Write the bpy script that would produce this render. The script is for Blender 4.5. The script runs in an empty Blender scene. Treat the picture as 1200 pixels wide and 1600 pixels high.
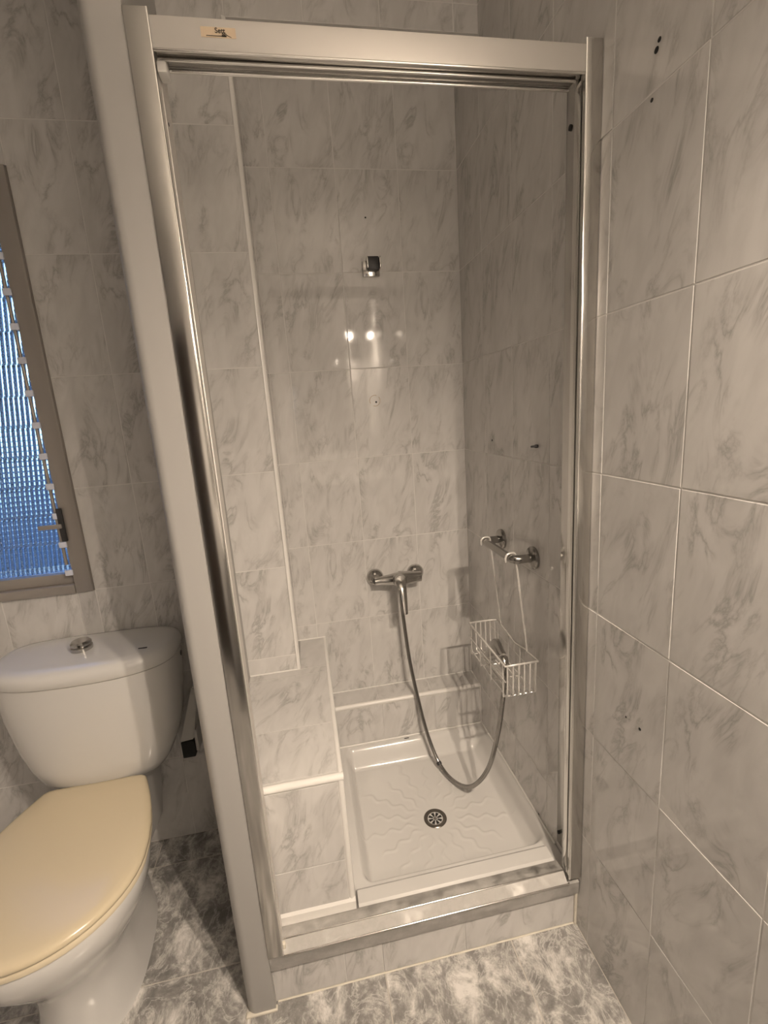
import bpy, bmesh, math, random
from mathutils import Vector, Matrix, Euler
random.seed(7)
PI = math.pi
S = bpy.context.scene
COL = S.collection

# ---------------------------------------------------------------- camera
cam_d = bpy.data.cameras.new('camera')
cam_d.sensor_fit = 'VERTICAL'
cam_d.sensor_height = 36.0
cam_d.lens = 721.574 / 1600 * 36.0
cam_d.clip_start = 0.01
cam = bpy.data.objects.new('camera', cam_d)
COL.objects.link(cam)
cam.location = (-0.58343, -0.85804, 1.34783)
cam.rotation_euler = (math.radians(77.92089), math.radians(3.83596), math.radians(-10.27372))
S.camera = cam

# ---------------------------------------------------------------- world: daylight outside the window
W = bpy.data.worlds.new('sky'); S.world = W; W.use_nodes = True
wn = W.node_tree.nodes; wl = W.node_tree.links
bg = wn['Background']
tc = wn.new('ShaderNodeTexCoord'); sx = wn.new('ShaderNodeSeparateXYZ'); rp = wn.new('ShaderNodeValToRGB')
wl.new(tc.outputs['Generated'], sx.inputs[0]); mr = wn.new('ShaderNodeMapRange'); mr.inputs[1].default_value = -1; mr.inputs[2].default_value = 1
wl.new(sx.outputs['Z'], mr.inputs[0]); wl.new(mr.outputs[0], rp.inputs[0]); wl.new(rp.outputs[0], bg.inputs[0])
rp.color_ramp.elements[0].position = 0.43; rp.color_ramp.elements[0].color = (0.035, 0.07, 0.16, 1)    # ground in shade
rp.color_ramp.elements[1].position = 0.90; rp.color_ramp.elements[1].color = (0.12, 0.30, 0.95, 1)
for p_, c_ in ((0.50, (0.62, 0.88, 1.0, 1)), (0.60, (0.45, 0.72, 1.0, 1))):
    rp.color_ramp.elements.new(p_).color = c_
bg.inputs[1].default_value = 2.6

# ---------------------------------------------------------------- exposure
S.view_settings.view_transform = 'Standard'
S.view_settings.look = 'None'
S.view_settings.exposure = 0.0
S.view_settings.gamma = 1.0
S.view_settings.use_curve_mapping = False
BULB_STRENGTH = 110.0                   # the two visible bulbs of the lamp over the basin
BULB_COLOR = (1.0, 0.825, 0.65)
DOWN_W, UP_FILL_W = 70.0, 19.0               # per bulb: its own spot down, and an added fill spot up

# ================================================================ materials
def new_mat(name):
    m = bpy.data.materials.new(name); m.use_nodes = True
    return m, m.node_tree.nodes, m.node_tree.links, m.node_tree.nodes['Principled BSDF']

def plain(name, col, rough=0.4, metal=0.0, spec=0.5, bump=0.0, bscale=60, coat=0.0, var=0.0, vscale=6.0):
    m, n, l, b = new_mat(name)
    b.inputs['Base Color'].default_value = (*col, 1); b.inputs['Roughness'].default_value = rough
    b.inputs['Metallic'].default_value = metal; b.inputs['Specular IOR Level'].default_value = spec
    b.inputs['Coat Weight'].default_value = coat; b.inputs['Coat Roughness'].default_value = 0.06
    t = n.new('ShaderNodeTexCoord')
    if var > 0:
        z = n.new('ShaderNodeTexNoise'); z.inputs['Scale'].default_value = vscale; z.inputs['Detail'].default_value = 4
        l.new(t.outputs['Object'], z.inputs['Vector'])
        mx = n.new('ShaderNodeMix'); mx.data_type = 'RGBA'
        mx.inputs[6].default_value = (*[c * (1 - var) for c in col], 1); mx.inputs[7].default_value = (*[min(1, c * (1 + var)) for c in col], 1)
        l.new(z.outputs['Fac'], mx.inputs[0]); l.new(mx.outputs[2], b.inputs['Base Color'])
    if bump > 0:
        z = n.new('ShaderNodeTexNoise'); z.inputs['Scale'].default_value = bscale; z.inputs['Detail'].default_value = 3
        l.new(t.outputs['Object'], z.inputs['Vector'])
        bp = n.new('ShaderNodeBump'); bp.inputs['Strength'].default_value = bump; bp.inputs['Distance'].default_value = 0.002
        l.new(z.outputs['Fac'], bp.inputs['Height']); l.new(bp.outputs[0], b.inputs['Normal'])
    return m

def math_node(n, op, a=None, b=None):
    x = n.new('ShaderNodeMath'); x.operation = op
    if a is not None and not hasattr(a, 'links'): x.inputs[0].default_value = a
    if b is not None and not hasattr(b, 'links'): x.inputs[1].default_value = b
    return x

def ramp(n, pts):
    r = n.new('ShaderNodeValToRGB'); e = r.color_ramp.elements
    e[0].position, e[0].color = pts[0][0], (*pts[0][1], 1)
    e[1].position, e[1].color = pts[-1][0], (*pts[-1][1], 1)
    for p, c in pts[1:-1]:
        k = e.new(p); k.color = (*c, 1)
    return r

def wall_tile_mat():
    m, n, l, b = new_mat('veined_wall_tile')
    t = n.new('ShaderNodeTexCoord'); oi = n.new('ShaderNodeObjectInfo')
    mul = n.new('ShaderNodeVectorMath'); mul.operation = 'SCALE'; mul.inputs['Scale'].default_value = 9.0
    cmb = n.new('ShaderNodeCombineXYZ')
    l.new(oi.outputs['Random'], cmb.inputs[0]); l.new(oi.outputs['Random'], cmb.inputs[1]); l.new(oi.outputs['Random'], cmb.inputs[2])
    l.new(cmb.outputs[0], mul.inputs[0])
    mp = n.new('ShaderNodeMapping'); mp.inputs['Rotation'].default_value = (0, math.radians(-17), 0)
    l.new(t.outputs['Object'], mp.inputs['Vector'])
    sc = n.new('ShaderNodeVectorMath'); sc.operation = 'MULTIPLY'; sc.inputs[1].default_value = (22.0, 22.0, 8.5)
    l.new(mp.outputs[0], sc.inputs[0])
    ad = n.new('ShaderNodeVectorMath'); ad.operation = 'ADD'; l.new(sc.outputs[0], ad.inputs[0]); l.new(mul.outputs[0], ad.inputs[1])
    # soft clouds
    c1 = n.new('ShaderNodeTexNoise'); c1.inputs['Scale'].default_value = 1.1; c1.inputs['Detail'].default_value = 5; c1.inputs['Distortion'].default_value = 0.7
    l.new(ad.outputs[0], c1.inputs['Vector'])
    cr = ramp(n, [(0.35, (0, 0, 0)), (0.72, (1, 1, 1))]); l.new(c1.outputs['Fac'], cr.inputs[0])
    # thin veins: ridge of a distorted noise
    v1 = n.new('ShaderNodeTexNoise'); v1.inputs['Scale'].default_value = 0.62; v1.inputs['Detail'].default_value = 5; v1.inputs['Roughness'].default_value = 0.62; v1.inputs['Distortion'].default_value = 1.1
    l.new(ad.outputs[0], v1.inputs['Vector'])
    s1 = math_node(n, 'SUBTRACT', None, 0.5); l.new(v1.outputs['Fac'], s1.inputs[0])
    a1 = math_node(n, 'ABSOLUTE'); l.new(s1.outputs[0], a1.inputs[0])
    r1 = ramp(n, [(0.0, (1, 1, 1)), (0.012, (0.65, 0.65, 0.65)), (0.06, (0.14, 0.14, 0.14)), (0.13, (0, 0, 0))]); l.new(a1.outputs[0], r1.inputs[0])
    k1 = n.new('ShaderNodeTexNoise'); k1.inputs['Scale'].default_value = 0.9; k1.inputs['Detail'].default_value = 2
    o2 = n.new('ShaderNodeVectorMath'); o2.operation = 'ADD'; o2.inputs[1].default_value = (31, 7, 13); l.new(ad.outputs[0], o2.inputs[0]); l.new(o2.outputs[0], k1.inputs['Vector'])
    rk = ramp(n, [(0.42, (0, 0, 0)), (0.66, (1, 1, 1))]); l.new(k1.outputs['Fac'], rk.inputs[0])
    vm = math_node(n, 'MULTIPLY'); l.new(r1.outputs[0], vm.inputs[0]); l.new(rk.outputs[0], vm.inputs[1])
    mx1 = n.new('ShaderNodeMix'); mx1.data_type = 'RGBA'
    mx1.inputs[6].default_value = (0.655, 0.642, 0.628, 1); mx1.inputs[7].default_value = (0.575, 0.563, 0.55, 1)
    l.new(cr.outputs[0], mx1.inputs[0])
    mx2 = n.new('ShaderNodeMix'); mx2.data_type = 'RGBA'; mx2.inputs[7].default_value = (0.35, 0.342, 0.33, 1)
    vm2 = math_node(n, 'MULTIPLY', None, 0.82); l.new(vm.outputs[0], vm2.inputs[0])
    l.new(mx1.outputs[2], mx2.inputs[6]); l.new(vm2.outputs[0], mx2.inputs[0])
    l.new(mx2.outputs[2], b.inputs['Base Color'])
    b.inputs['Roughness'].default_value = 0.05; b.inputs['Specular IOR Level'].default_value = 0.5
    w = n.new('ShaderNodeTexNoise'); w.inputs['Scale'].default_value = 9; w.inputs['Detail'].default_value = 2; l.new(t.outputs['Object'], w.inputs['Vector'])
    bp = n.new('ShaderNodeBump'); bp.inputs['Strength'].default_value = 0.10; bp.inputs['Distance'].default_value = 0.003
    l.new(w.outputs['Fac'], bp.inputs['Height']); l.new(bp.outputs[0], b.inputs['Normal'])
    return m

def floor_tile_mat():
    m, n, l, b = new_mat('grey_marble_floor_tile')
    t = n.new('ShaderNodeTexCoord'); oi = n.new('ShaderNodeObjectInfo')
    cmb = n.new('ShaderNodeCombineXYZ')
    for i in range(3): l.new(oi.outputs['Random'], cmb.inputs[i])
    mul = n.new('ShaderNodeVectorMath'); mul.operation = 'SCALE'; mul.inputs['Scale'].default_value = 20; l.new(cmb.outputs[0], mul.inputs[0])
    mp = n.new('ShaderNodeMapping'); mp.inputs['Rotation'].default_value = (0, math.radians(35), 0); mp.inputs['Scale'].default_value = (15, 15, 12)
    l.new(t.outputs['Object'], mp.inputs['Vector'])
    ad = n.new('ShaderNodeVectorMath'); ad.operation = 'ADD'; l.new(mp.outputs[0], ad.inputs[0]); l.new(mul.outputs[0], ad.inputs[1])
    a = n.new('ShaderNodeTexNoise'); a.inputs['Scale'].default_value = 1.0; a.inputs['Detail'].default_value = 10; a.inputs['Roughness'].default_value = 0.74; a.inputs['Distortion'].default_value = 0.35
    l.new(ad.outputs[0], a.inputs['Vector'])
    ra = ramp(n, [(0.36, (0.19, 0.185, 0.18)), (0.47, (0.28, 0.272, 0.262)), (0.54, (0.45, 0.438, 0.42)), (0.64, (0.74, 0.72, 0.695))]); l.new(a.outputs['Fac'], ra.inputs[0])
    v = n.new('ShaderNodeTexNoise'); v.inputs['Scale'].default_value = 0.9; v.inputs['Detail'].default_value = 7; v.inputs['Roughness'].default_value = 0.62; v.inputs['Distortion'].default_value = 1.2
    o2 = n.new('ShaderNodeVectorMath'); o2.operation = 'ADD'; o2.inputs[1].default_value = (11, 3, 5); l.new(ad.outputs[0], o2.inputs[0]); l.new(o2.outputs[0], v.inputs['Vector'])
    s1 = math_node(n, 'SUBTRACT', None, 0.5); l.new(v.outputs['Fac'], s1.inputs[0]); a1 = math_node(n, 'ABSOLUTE'); l.new(s1.outputs[0], a1.inputs[0])
    rv = ramp(n, [(0.0, (0.5, 0.5, 0.5)), (0.015, (0.15, 0.15, 0.15)), (0.04, (0, 0, 0))]); l.new(a1.outputs[0], rv.inputs[0])
    mx = n.new('ShaderNodeMix'); mx.data_type = 'RGBA'; mx.inputs[7].default_value = (0.74, 0.72, 0.69, 1)
    l.new(rv.outputs[0], mx.inputs[0]); l.new(ra.outputs[0], mx.inputs[6]); l.new(mx.outputs[2], b.inputs['Base Color'])
    b.inputs['Roughness'].default_value = 0.16
    return m

def brushed(name, col, rough, dirt=0.0):
    m, n, l, b = new_mat(name)
    b.inputs['Base Color'].default_value = (*col, 1); b.inputs['Metallic'].default_value = 1.0; b.inputs['Roughness'].default_value = rough
    t = n.new('ShaderNodeTexCoord')
    if dirt > 0:
        z = n.new('ShaderNodeTexNoise'); z.inputs['Scale'].default_value = 22; z.inputs['Detail'].default_value = 7; z.inputs['Roughness'].default_value = 0.7
        l.new(t.outputs['Object'], z.inputs['Vector'])
        r = ramp(n, [(0.33, (0, 0, 0)), (0.60, (1, 1, 1))]); l.new(z.outputs['Fac'], r.inputs[0])
        f = math_node(n, 'MULTIPLY', None, dirt); l.new(r.outputs[0], f.inputs[0])
        mx = n.new('ShaderNodeMix'); mx.data_type = 'RGBA'; mx.inputs[6].default_value = (*col, 1); mx.inputs[7].default_value = (0.75, 0.73, 0.70, 1)
        mx.inputs[7].default_value = (0.50, 0.485, 0.465, 1); l.new(f.outputs[0], mx.inputs[0]); l.new(mx.outputs[2], b.inputs['Base Color'])
        iv = math_node(n, 'SUBTRACT', 1.0, None); l.new(f.outputs[0], iv.inputs[1]); l.new(iv.outputs[0], b.inputs['Metallic'])
        rr = math_node(n, 'MULTIPLY_ADD', None, 0.35); rr.inputs[2].default_value = rough; l.new(f.outputs[0], rr.inputs[0]); l.new(rr.outputs[0], b.inputs['Roughness'])
    return m

def slat_glass_mat():
    m, n, l, b = new_mat('patterned_louvre_glass')
    b.inputs['Base Color'].default_value = (0.88, 0.95, 1.0, 1); b.inputs['Roughness'].default_value = 0.03
    b.inputs['Transmission Weight'].default_value = 1.0; b.inputs['IOR'].default_value = 1.45
    t = n.new('ShaderNodeTexCoord'); sp = n.new('ShaderNodeSeparateXYZ'); l.new(t.outputs['Object'], sp.inputs[0])
    out = []
    for ax, fr in (('X', 2 * PI / 0.0125), ('Z', 2 * PI / 0.0140)):
        k = math_node(n, 'MULTIPLY', None, fr); l.new(sp.outputs[ax], k.inputs[0])
        s = math_node(n, 'SINE'); l.new(k.outputs[0], s.inputs[0]); out.append(s)
    ad = math_node(n, 'ADD'); l.new(out[0].outputs[0], ad.inputs[0])
    h = math_node(n, 'MULTIPLY', None, 0.7); l.new(out[1].outputs[0], h.inputs[0]); l.new(h.outputs[0], ad.inputs[1])
    bp = n.new('ShaderNodeBump'); bp.inputs['Strength'].default_value = 1.0; bp.inputs['Distance'].default_value = 0.0017
    l.new(ad.outputs[0], bp.inputs['Height']); l.new(bp.outputs[0], b.inputs['Normal'])
    return m

def emit(name, col, s):
    m = bpy.data.materials.new(name); m.use_nodes = True; n = m.node_tree.nodes; n.clear()
    e = n.new('ShaderNodeEmission'); e.inputs[0].default_value = (*col, 1); e.inputs[1].default_value = s
    o = n.new('ShaderNodeOutputMaterial'); m.node_tree.links.new(e.outputs[0], o.inputs[0]); return m

M = {}
M['tile'] = wall_tile_mat()
M['floor'] = floor_tile_mat()
M['grout'] = plain('pale_grout', (0.68, 0.665, 0.645), 0.8, bump=0.2, bscale=300, var=0.12, vscale=12)
M['floor_grout'] = plain('floor_grout', (0.50, 0.47, 0.43), 0.85, var=0.2, vscale=20)
M['trim'] = plain('white_edge_trim', (0.80, 0.785, 0.76), 0.25)
M['paint'] = plain('pale_satin_paint', (0.37, 0.362, 0.35), 0.36, spec=0.5)
M['plaster'] = plain('white_ceiling_paint', (0.55, 0.54, 0.52), 0.9, bump=0.2, bscale=120)
M['alu'] = brushed('anodised_aluminium', (0.60, 0.585, 0.56), 0.17)
M['alu_face'] = plain('satin_aluminium', (0.70, 0.675, 0.645), 0.46, metal=0.55)
M['alu_shiny'] = brushed('polished_aluminium', (0.78, 0.765, 0.74), 0.16)
M['alu_dirty'] = brushed('limescaled_aluminium', (0.42, 0.41, 0.395), 0.52, dirt=0.85)
M['chrome'] = brushed('chrome', (0.52, 0.508, 0.49), 0.13)
M['chrome_dark'] = brushed('dull_chrome', (0.36, 0.35, 0.335), 0.2)
M['drain_steel'] = brushed('tarnished_drain_steel', (0.20, 0.185, 0.165), 0.28)
M['clip'] = plain('daylit_slat_end', (0.70, 0.74, 0.86), 0.2)  # pale blue puts the daylight in the glass slat ends into the colour
M['steel_wire'] = plain('chrome_wire', (0.86, 0.84, 0.81), 0.25, metal=0.55)
M['dark'] = plain('black_rubber', (0.012, 0.012, 0.012), 0.6)
M['dark_metal'] = plain('dark_gap', (0.03, 0.03, 0.032), 0.35)
M['porcelain'] = plain('white_porcelain', (0.66, 0.655, 0.645), 0.08, coat=0.3)
M['tray'] = plain('white_tray_enamel', (0.66, 0.65, 0.635), 0.14, coat=0.2)
M['cream'] = plain('cream_plastic', (0.64, 0.555, 0.40), 0.16)
M['cream_edge'] = plain('cream_plastic_seat', (0.68, 0.60, 0.45), 0.18)
M['white_plastic'] = plain('white_plastic', (0.62, 0.61, 0.59), 0.3)
M['sticker'] = plain('faded_paper_sticker', (0.62, 0.50, 0.36), 0.55, var=0.15, vscale=40)
M['ink'] = plain('black_ink', (0.03, 0.025, 0.02), 0.6)
M['window_alu'] = plain('grey_window_frame', (0.36, 0.335, 0.31), 0.35, metal=0.35)
M['glass'] = slat_glass_mat()
M['wood'] = plain('dark_brown_door', (0.035, 0.022, 0.014), 0.4, var=0.3, vscale=8)
M['mirror'] = plain('mirror', (0.8, 0.8, 0.8), 0.02, metal=1.0)
M['bulb'] = emit('warm_bulb', BULB_COLOR, BULB_STRENGTH)
M['outside'] = plain('shaded_outside_render', (0.085, 0.115, 0.17), 0.9, var=0.1)
M['silicone'] = plain('aged_silicone', (0.70, 0.66, 0.57), 0.5, var=0.2, vscale=30)

# ================================================================ mesh helpers (world coordinates)
def link(name, me, mat=None, parent=None, origin=None):
    """one mesh object; verts are given in world coordinates and moved to the parent's origin"""
    o = bpy.data.objects.new(name, me)
    COL.objects.link(o)
    if mat is not None and not me.materials: me.materials.append(mat)
    if parent is not None:
        o.parent = parent
        off = Vector(parent['_o']) if '_o' in parent else Vector((0, 0, 0))
        me.transform(Matrix.Translation(-off))
        o['_o'] = tuple(off)
    return o

def thing(name, label, cat, loc, group=None):
    o = bpy.data.objects.new(name, None); COL.objects.link(o)
    o.location = loc; o['label'] = label; o['category'] = cat; o['_o'] = tuple(loc); o.empty_display_size = 0.05
    if group: o['group'] = group
    return o

def done(bm, name, mat, parent=None, smooth=True, angle=35):
    bmesh.ops.recalc_face_normals(bm, faces=bm.faces)
    me = bpy.data.meshes.new(name); bm.to_mesh(me); bm.free()
    if smooth:
        for p in me.polygons: p.use_smooth = True
        me.set_sharp_from_angle(angle=math.radians(angle))
    return link(name, me, mat, parent)

def struct(o):
    o['kind'] = 'structure'; return o

def add_box(bm, lo, hi, bev=0.0, seg=2):
    t = bmesh.new()
    bmesh.ops.create_cube(t, size=1)
    for v in t.verts:
        v.co = Vector([lo[i] + (v.co[i] + 0.5) * (hi[i] - lo[i]) for i in range(3)])
    if bev > 0:
        bmesh.ops.bevel(t, geom=t.edges[:] , offset=bev, segments=seg, affect='EDGES', profile=0.5)
    merge(bm, t)

def merge(bm, t):
    me = bpy.data.meshes.new('tmp'); t.to_mesh(me); t.free(); bm.from_mesh(me); bpy.data.meshes.remove(me)

def box(name, lo, hi, mat, parent=None, bev=0.0, seg=2):
    bm = bmesh.new(); add_box(bm, lo, hi, bev, seg); return done(bm, name, mat, parent)

def add_loft(bm, rings, cap0=True, cap1=True, closed=True):
    vs = [[bm.verts.new(p) for p in r] for r in rings]
    n = len(rings[0])
    for a, b in zip(vs[:-1], vs[1:]):
        for i in range(n if closed else n - 1):
            j = (i + 1) % n
            bm.faces.new((a[i], a[j], b[j], b[i]))
    if cap0: bm.faces.new(list(reversed(vs[0])))
    if cap1: bm.faces.new(vs[-1])

def add_tube(bm, path, r, n=10, caps=True, closed=False):
    path = [Vector(p) for p in path]
    m = len(path); rings = []
    up = None
    for i, p in enumerate(path):
        if closed: d = path[(i + 1) % m] - path[i - 1]
        else: d = (path[min(i + 1, m - 1)] - path[max(i - 1, 0)])
        d.normalize()
        if up is None:
            up = Vector((0, 0, 1)) if abs(d.z) < 0.9 else Vector((1, 0, 0))
        s = d.cross(up).normalized(); up = s.cross(d).normalized()
        rr = r[i] if isinstance(r, (list, tuple)) else r
        rings.append([p + (s * math.cos(2 * PI * k / n) + up * math.sin(2 * PI * k / n)) * rr for k in range(n)])
    if closed: rings.append(rings[0][:])
    add_loft(bm, rings, caps and not closed, caps and not closed)
    if closed: bmesh.ops.remove_doubles(bm, verts=bm.verts, dist=1e-6)

def tube(name, path, r, mat, parent=None, n=10):
    bm = bmesh.new(); add_tube(bm, path, r, n); return done(bm, name, mat, parent, angle=60)

def add_lathe(bm, prof, base, axis, n=32):
    """prof: list of (radius, height) along axis from base"""
    base = Vector(base); ax = Vector(axis).normalized()
    s = ax.orthogonal().normalized(); u = ax.cross(s)
    rings = [[base + ax * h + (s * math.cos(2 * PI * k / n) + u * math.sin(2 * PI * k / n)) * max(r, 1e-5) for k in range(n)] for r, h in prof]
    add_loft(bm, rings)

def lathe(name, prof, base, axis, mat, parent=None, n=32):
    bm = bmesh.new(); add_lathe(bm, prof, base, axis, n); return done(bm, name, mat, parent)

def prism(name, poly, axis, a, b, mat, parent=None, bev=0.0):
    """poly in the two other axes, extruded along axis from a to b"""
    def P(q, t):
        if axis == 0: return (t, q[0], q[1])
        if axis == 1: return (q[0], t, q[1])
        return (q[0], q[1], t)
    bm = bmesh.new()
    add_loft(bm, [[P(q, a) for q in poly], [P(q, b) for q in poly]])
    bmesh.ops.recalc_face_normals(bm, faces=bm.faces)
    if bev: bmesh.ops.bevel(bm, geom=bm.edges[:], offset=bev, segments=2, affect='EDGES', profile=0.5)
    return done(bm, name, mat, parent)

def smooth_path(pts, k=8):
    pts = [Vector(p) for p in pts]; out = []
    q = [pts[0] * 2 - pts[1]] + pts + [pts[-1] * 2 - pts[-2]]
    for i in range(1, len(q) - 2):
        p0, p1, p2, p3 = q[i - 1:i + 3]
        for j in range(k):
            t = j / k
            out.append(0.5 * ((2 * p1) + (p2 - p0) * t + (2 * p0 - 5 * p1 + 4 * p2 - p3) * t * t + (3 * p1 - p0 - 3 * p2 + p3) * t ** 3))
    out.append(pts[-1]); return out

# ---------------------------------------------------------------- tiling
TILE_CACHE = {}
def tile_mesh(w, h, t, mat, bev=0.0008):
    key = (round(w, 4), round(h, 4), t, mat.name)
    if key in TILE_CACHE: return TILE_CACHE[key]
    e = bev
    rings = []
    for inset, y in ((0.0, t), (0.0, e * 0.8), (e * 0.35, e * 0.22), (e, 0.0)):
        x = w / 2 - inset; z = h / 2 - inset
        rings.append([(-x, y, -z), (x, y, -z), (x, y, z), (-x, y, z)])
    bm = bmesh.new(); add_loft(bm, rings, cap0=False)
    bmesh.ops.recalc_face_normals(bm, faces=bm.faces)
    me = bpy.data.meshes.new('tile')
    # the open back must not flip the normals: front face looks to -y
    for f in bm.faces:
        pass
    fr = max(bm.faces, key=lambda f: f.calc_area())
    if fr.normal.y > 0: bmesh.ops.reverse_faces(bm, faces=bm.faces)
    bm.to_mesh(me); bm.free(); me.materials.append(mat)
    TILE_CACHE[key] = me
    return me

def tiles(parent, origin, u, v, cells, mat=None, gap=0.0026, t=0.0008, name='tile', tilt=0.0016):
    """cells: (u0,u1,v0,v1) in the plane through origin; visible face looks along u x v"""
    mat = mat or M['tile']
    O = Vector(origin); u = Vector(u); v = Vector(v); nrm = u.cross(v)
    for (u0, u1, v0, v1) in cells:
        w, h = u1 - u0 - gap, v1 - v0 - gap
        if w < 0.004 or h < 0.004: continue
        c = O + u * (u0 + u1) / 2 + v * (v0 + v1) / 2
        me = tile_mesh(w, h, t, mat)
        o = bpy.data.objects.new(name, me); COL.objects.link(o)
        o.parent = parent
        off = Vector(parent['_o']) if '_o' in parent else Vector((0, 0, 0))
        rot = Matrix((u, -nrm, v)).transposed().to_4x4()
        j = Euler((random.gauss(0, tilt), 0, random.gauss(0, tilt))).to_matrix().to_4x4()
        o.matrix_local = Matrix.Translation(c - off) @ rot @ j

def grid(us, vs):
    return [(a, b, c, d) for a, b in zip(us[:-1], us[1:]) for c, d in zip(vs[:-1], vs[1:])]

def cuts(lo, hi, start, pitch):
    """joint positions start + k*pitch that lie inside lo..hi, with the ends"""
    k0 = math.ceil((lo - start) / pitch - 1e-6); r = [lo]; k = k0
    while start + k * pitch < hi - 1e-4:
        if start + k * pitch > lo + 1e-4: r.append(start + k * pitch)
        k += 1
    return r + [hi]

def minus(cells, o):
    out = []
    for (a, b, c, d) in cells:
        if b <= o[0] or a >= o[1] or d <= o[2] or c >= o[3]: out.append((a, b, c, d)); continue
        if a < o[0]: out.append((a, o[0], c, d))
        if b > o[1]: out.append((o[1], b, c, d))
        l, r = max(a, o[0]), min(b, o[1])
        if c < o[2]: out.append((l, r, c, o[2]))
        if d > o[3]: out.append((l, r, o[3], d))
    return out

# ================================================================ the room
XL, YF, ZC = -1.95, -1.35, 2.5          # left wall, wall behind the camera, ceiling
YB, YA = 0.557, 0.760                   # toilet wall, back wall of the shower recess
NX = -0.664                             # left edge of the recess
BK = 0.0007                             # how far the grout bed lies behind the tile faces
ZR = [0.0] + [0.3 * k for k in range(1, 9)] + [ZC]

fl = struct(box('floor', (XL - 0.1, YF - 0.1, -0.1), (0.1, 0.9, -BK), M['floor_grout']))
fx = cuts(XL, 0.0, -0.513, 0.33); fy = cuts(YF, YB, 0.125, 0.33)
tiles(fl, (0, 0, 0), (1, 0, 0), (0, 1, 0), minus(grid(fx, fy), (-0.835, 0.0, 0.03, YB)), mat=M['floor'], gap=0.003, tilt=0.001)
struct(box('ceiling', (XL - 0.1, YF - 0.1, ZC), (0.1, 0.9, ZC + 0.1), M['plaster']))

wr = struct(box('wall_right', (BK, YF - 0.1, -0.1), (0.1, 0.9, ZC), M['grout']))
# joints at y = -0.03 + 0.2k ; u runs towards the camera
ru = sorted([-y for y in cuts(YF, YA, -0.030, 0.1985)])
tiles(wr, (0, 0, 0), (0, -1, 0), (0, 0, 1), grid(ru, ZR))

wb = bmesh.new()
WX0, WX1, WZ0, WZ1 = -1.76, -1.222, 0.897, 2.0
for lo, hi in (((XL - 0.1, YB + BK, -0.1), (WX0, 0.76, ZC)), ((WX1, YB + BK, -0.1), (NX - BK, 0.90, ZC)),
               ((WX0, YB + BK, -0.1), (WX1, 0.76, WZ0)), ((WX0, YB + BK, WZ1), (WX1, 0.76, ZC)),
               ((NX - BK, YB + BK, 2.335), (BK, 0.90, ZC))):
    add_box(wb, lo, hi)
wback = struct(done(wb, 'wall_back', M['grout'], smooth=False))
bx = cuts(XL, 0.0, -1.07, 0.2)
bx = [x for x in bx if abs(x + 0.67) > 0.03]; bx = sorted(bx + [NX])
cells = minus(grid(bx, ZR), (NX, 0.01, -1, 2.335))
cells = minus(cells, (WX0, WX1, WZ0, WZ1))
tiles(wback, (0, YB, 0), (1, 0, 0), (0, 0, 1), cells)
# right flank of the duct beside the recess
tiles(wback, (NX, 0, 0), (0, 1, 0), (0, 0, 1), grid([YB + 0.012, YA], [0.545] + [z for z in ZR if 0.6 <= z <= 2.1] + [2.335]))
# white quarter-round on the duct's edge
prism('trim_1', [(NX + 0.004 - 0.011 * (1 - math.cos(a)), YB - 0.004 + 0.011 * (1 - math.sin(a))) for a in [k * PI / 12 for k in range(7)]] + [(NX - 0.009, YB + 0.009)],
      2, 0.547, 2.335, M['trim'])
struct(bpy.data.objects['trim_1'])

wa = struct(box('wall_alcove', (NX - 0.001, YA + BK, -0.1), (BK, 0.90, 2.335), M['grout']))
ax_ = [NX, -0.5964, -0.3964, -0.1964, 0.0]
tiles(wa, (0, YA, 0), (1, 0, 0), (0, 0, 1), grid(ax_, [z for z in ZR if 0.25 < z < 2.2] + [2.335]))

wl_ = struct(box('wall_left', (XL - 0.1, YF - 0.1, -0.1), (XL - BK, 0.76, ZC), M['grout']))
tiles(wl_, (XL, 0, 0), (0, 1, 0), (0, 0, 1), grid(cuts(YF, YB, 0.057, 0.2), ZR))
DX0, DX1, DZ = -1.62, -0.86, 2.04
wfb = bmesh.new()
for lo, hi in (((XL - 0.1, YF - 0.1, -0.1), (DX0, YF - BK, ZC)), ((DX1, YF - 0.1, -0.1), (0.1, YF - BK, ZC)), ((DX0, YF - 0.1, DZ), (DX1, YF - BK, ZC))):
    add_box(wfb, lo, hi)
wf = struct(done(wfb, 'wall_front', M['grout'], smooth=False))
tiles(wf, (0, YF, 0), (-1, 0, 0), (0, 0, 1), minus(grid(sorted([-x for x in cuts(XL, 0.0, -0.1, 0.2)]), ZR), (-DX1, -DX0, 0, DZ)))
# dark door behind the camera
d1 = bmesh.new(); add_box(d1, (DX0 + 0.05, YF - 0.05, 0.005), (DX1 - 0.05, YF - 0.012, DZ - 0.05), 0.003)
for z0, z1 in ((0.15, 0.9), (1.02, 1.88)):
    add_box(d1, (DX0 + 0.16, YF - 0.02, z0), (DX1 - 0.16, YF - 0.006, z1), 0.006)
door = struct(done(d1, 'door_1', M['wood']))
fr = bmesh.new()
add_box(fr, (DX0, YF - 0.06, 0.0), (DX0 + 0.05, YF + 0.008, DZ), 0.003); add_box(fr, (DX1 - 0.05, YF - 0.06, 0.0), (DX1, YF + 0.008, DZ), 0.003)
add_box(fr, (DX0 + 0.05, YF - 0.06, DZ - 0.05), (DX1 - 0.05, YF + 0.008, DZ), 0.003)
done(fr, 'door_frame', M['wood'], door)
tube('door_handle', [(DX1 - 0.1, YF - 0.008, 1.02), (DX1 - 0.1, YF + 0.035, 1.02), (DX1 - 0.22, YF + 0.035, 1.02)], 0.009, M['chrome'], door)

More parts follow.
